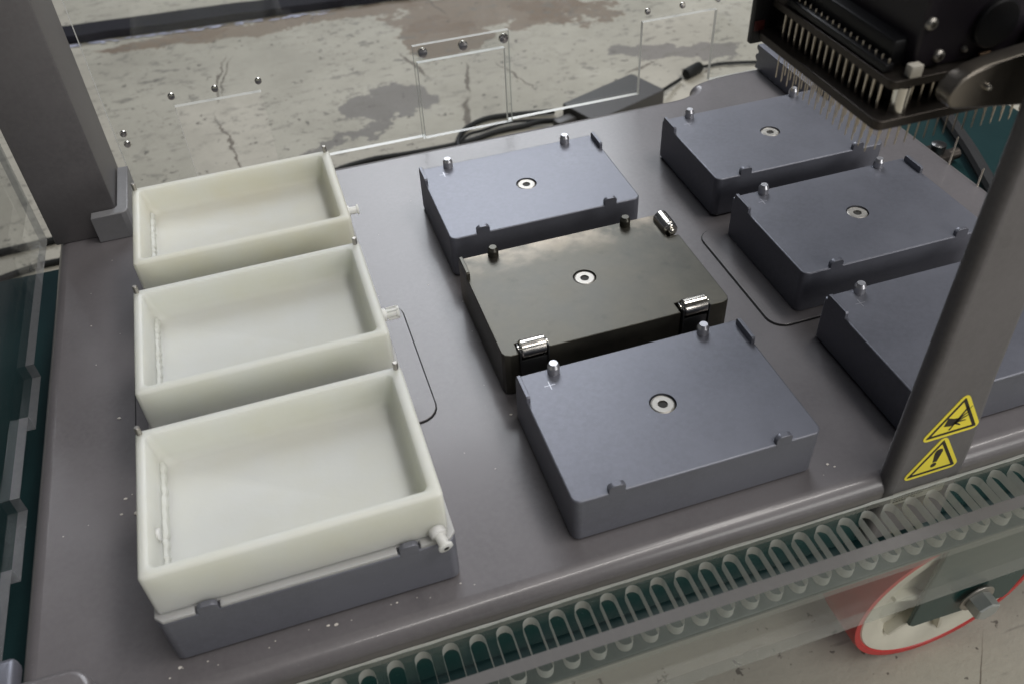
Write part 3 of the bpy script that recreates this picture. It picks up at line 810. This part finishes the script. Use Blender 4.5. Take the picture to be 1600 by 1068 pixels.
cable([(.262, .852, z + .008), (.235, .868, z + .003), (.205, .871, z), (.165, .870, z), (.11, .858, z), (.03, .858, z), (-.03, .862, z), (-.09, .848, z), (-.16, .80, z), (-.22, .72, z)], .0042, 'thick black cable running from the adapter along the back of the deck')
cable([(.265, .892, z + .002), (.21, .908, z), (.165, .914, z), (.13, .900, z), (.108, .87, z + .004), (.098, .84, z + .003), (.095, .78, z)], .0040, 'black cable looping down across the cracked floor patch')
cable([(.268, .868, z), (.240, .878, z), (.190, .890, z), (.148, .882, z), (.118, .866, z + .006), (.09, .845, z), (.04, .80, z)], .0024, 'thin black cable beside the crack, ending at the adapter')
cable([(-.66, .79, z), (-.58, .81, z), (-.52, .818, z), (-.47, .820, z), (-.42, .828, z), (-.36, .85, z)], .0052, 'black cable on the floor at the far left, farther of two')
cable([(-.66, .72, z), (-.56, .745, z), (-.49, .766, z), (-.45, .770, z), (-.40, .765, z), (-.34, .77, z)], .0045, 'black cable on the floor at the far left, nearer of two')

# ------------------------------------------------------------------ stickers, label, crumbs
sx = .1168
ex = [[(sx - .0010, .0068 + .0030), (sx + .0010, .0068 + .0030), (sx + .0019, .0068 + .0092), (sx + .0014, .0068 + .0108), (sx, .0068 + .0112), (sx - .0014, .0068 + .0108), (sx - .0019, .0068 + .0092)], circ(sx, .0068 + .0012, .0014)]
sticker(sx, .0003, .0345, ex, 'yellow triangular warning sticker with black exclamation mark')
ux = .1188; uz = .0345
hand = [[(ux - .0050, uz + .0028), (ux - .0018, uz + .0020), (ux - .0014, uz + .0062), (ux - .0044, uz + .0075)],
        [(ux - .0018, uz + .0020), (ux + .0012, uz + .0030), (ux + .0014, uz + .0058), (ux - .0014, uz + .0062)],
        thick((ux + .0008, uz + .0052), (ux + .0046, uz + .0082), .0006, .0003), thick((ux + .0012, uz + .0044), (ux + .0052, uz + .0062), .0006, .0003),
        thick((ux + .0012, uz + .0036), (ux + .0048, uz + .0034), .0005, .0003), thick((ux + .0002, uz + .0030), (ux + .0030, uz + .0012), .0005, .0003)]
slash = [thick((ux - .0016, uz - .0004), (ux + .0034, uz + .0112), .0005, .0005), thick((ux + .0040, uz + .0092), (ux + .0052, uz + .0112), .0002, .0002)]
sticker(ux, .0285, .0350, hand + slash, 'yellow triangular warning sticker with black cut hand symbol')
me = reorient(prism('label', [(.099, -.0185), (.1305, -.0185), (.1305, -.0085), (.099, -.0085)], -PF + .00005, -PF + .0002), 'xz')
bm = bmesh.new(); bm.from_mesh(me); rn = random.Random(9)
for row, (za, n) in enumerate(((-.0108, 15), (-.0127, 15), (-.0146, 11), (-.0165, 8))):
    xx = .1005
    for k in range(n):
        w = rn.uniform(.0007, .0019)
        if xx + w < .1295: flat(bm, [[(xx, za), (xx + w, za), (xx + w, za + .0011), (xx, za + .0011)]], PF - .0003, 1)
        xx += w + .0004
bm.to_mesh(me); bm.free()
ip('paper_label', me, [M['label'], M['ink']], rp, smooth=0)

bm = bmesh.new(); rn = random.Random(12)
fix = [(-.2712, .117, .0011), (-.268, .0575, .0009), (-.262, .046, .0016), (-.270, .048, .0008), (-.262, .030, .0006), (-.178, -.0478, .0010), (-.1815, -.0470, .0007), (-.150, -.046, .0006), (-.2455, -.0455, .0008), (-.0665, .045, .0008), (.0735, -.0420, .0008), (.0760, -.0445, .0006)]
for _ in range(70): fix.append((rn.uniform(-.30, .09), rn.uniform(-.05, .30), rn.uniform(.0002, .00045)))
for _ in range(12): fix.append((rn.uniform(-.27, -.11), -.0445 - abs(rn.gauss(0, .003)), rn.uniform(.0002, .0006)))
for x, y, r in fix:
    g = bmesh.ops.create_icosphere(bm, subdivisions=1, radius=r)
    for v in g['verts']: v.co = Vector((v.co.x * rn.uniform(.7, 1.5), v.co.y * rn.uniform(.6, 1.1), v.co.z * .4)) + Vector((x, y, r * .3))
tag(link('crumbs', bm_mesh('m', bm), M['crumb']), 'tiny white crumbs scattered over the grey deck', 'crumbs', kind='stuff')
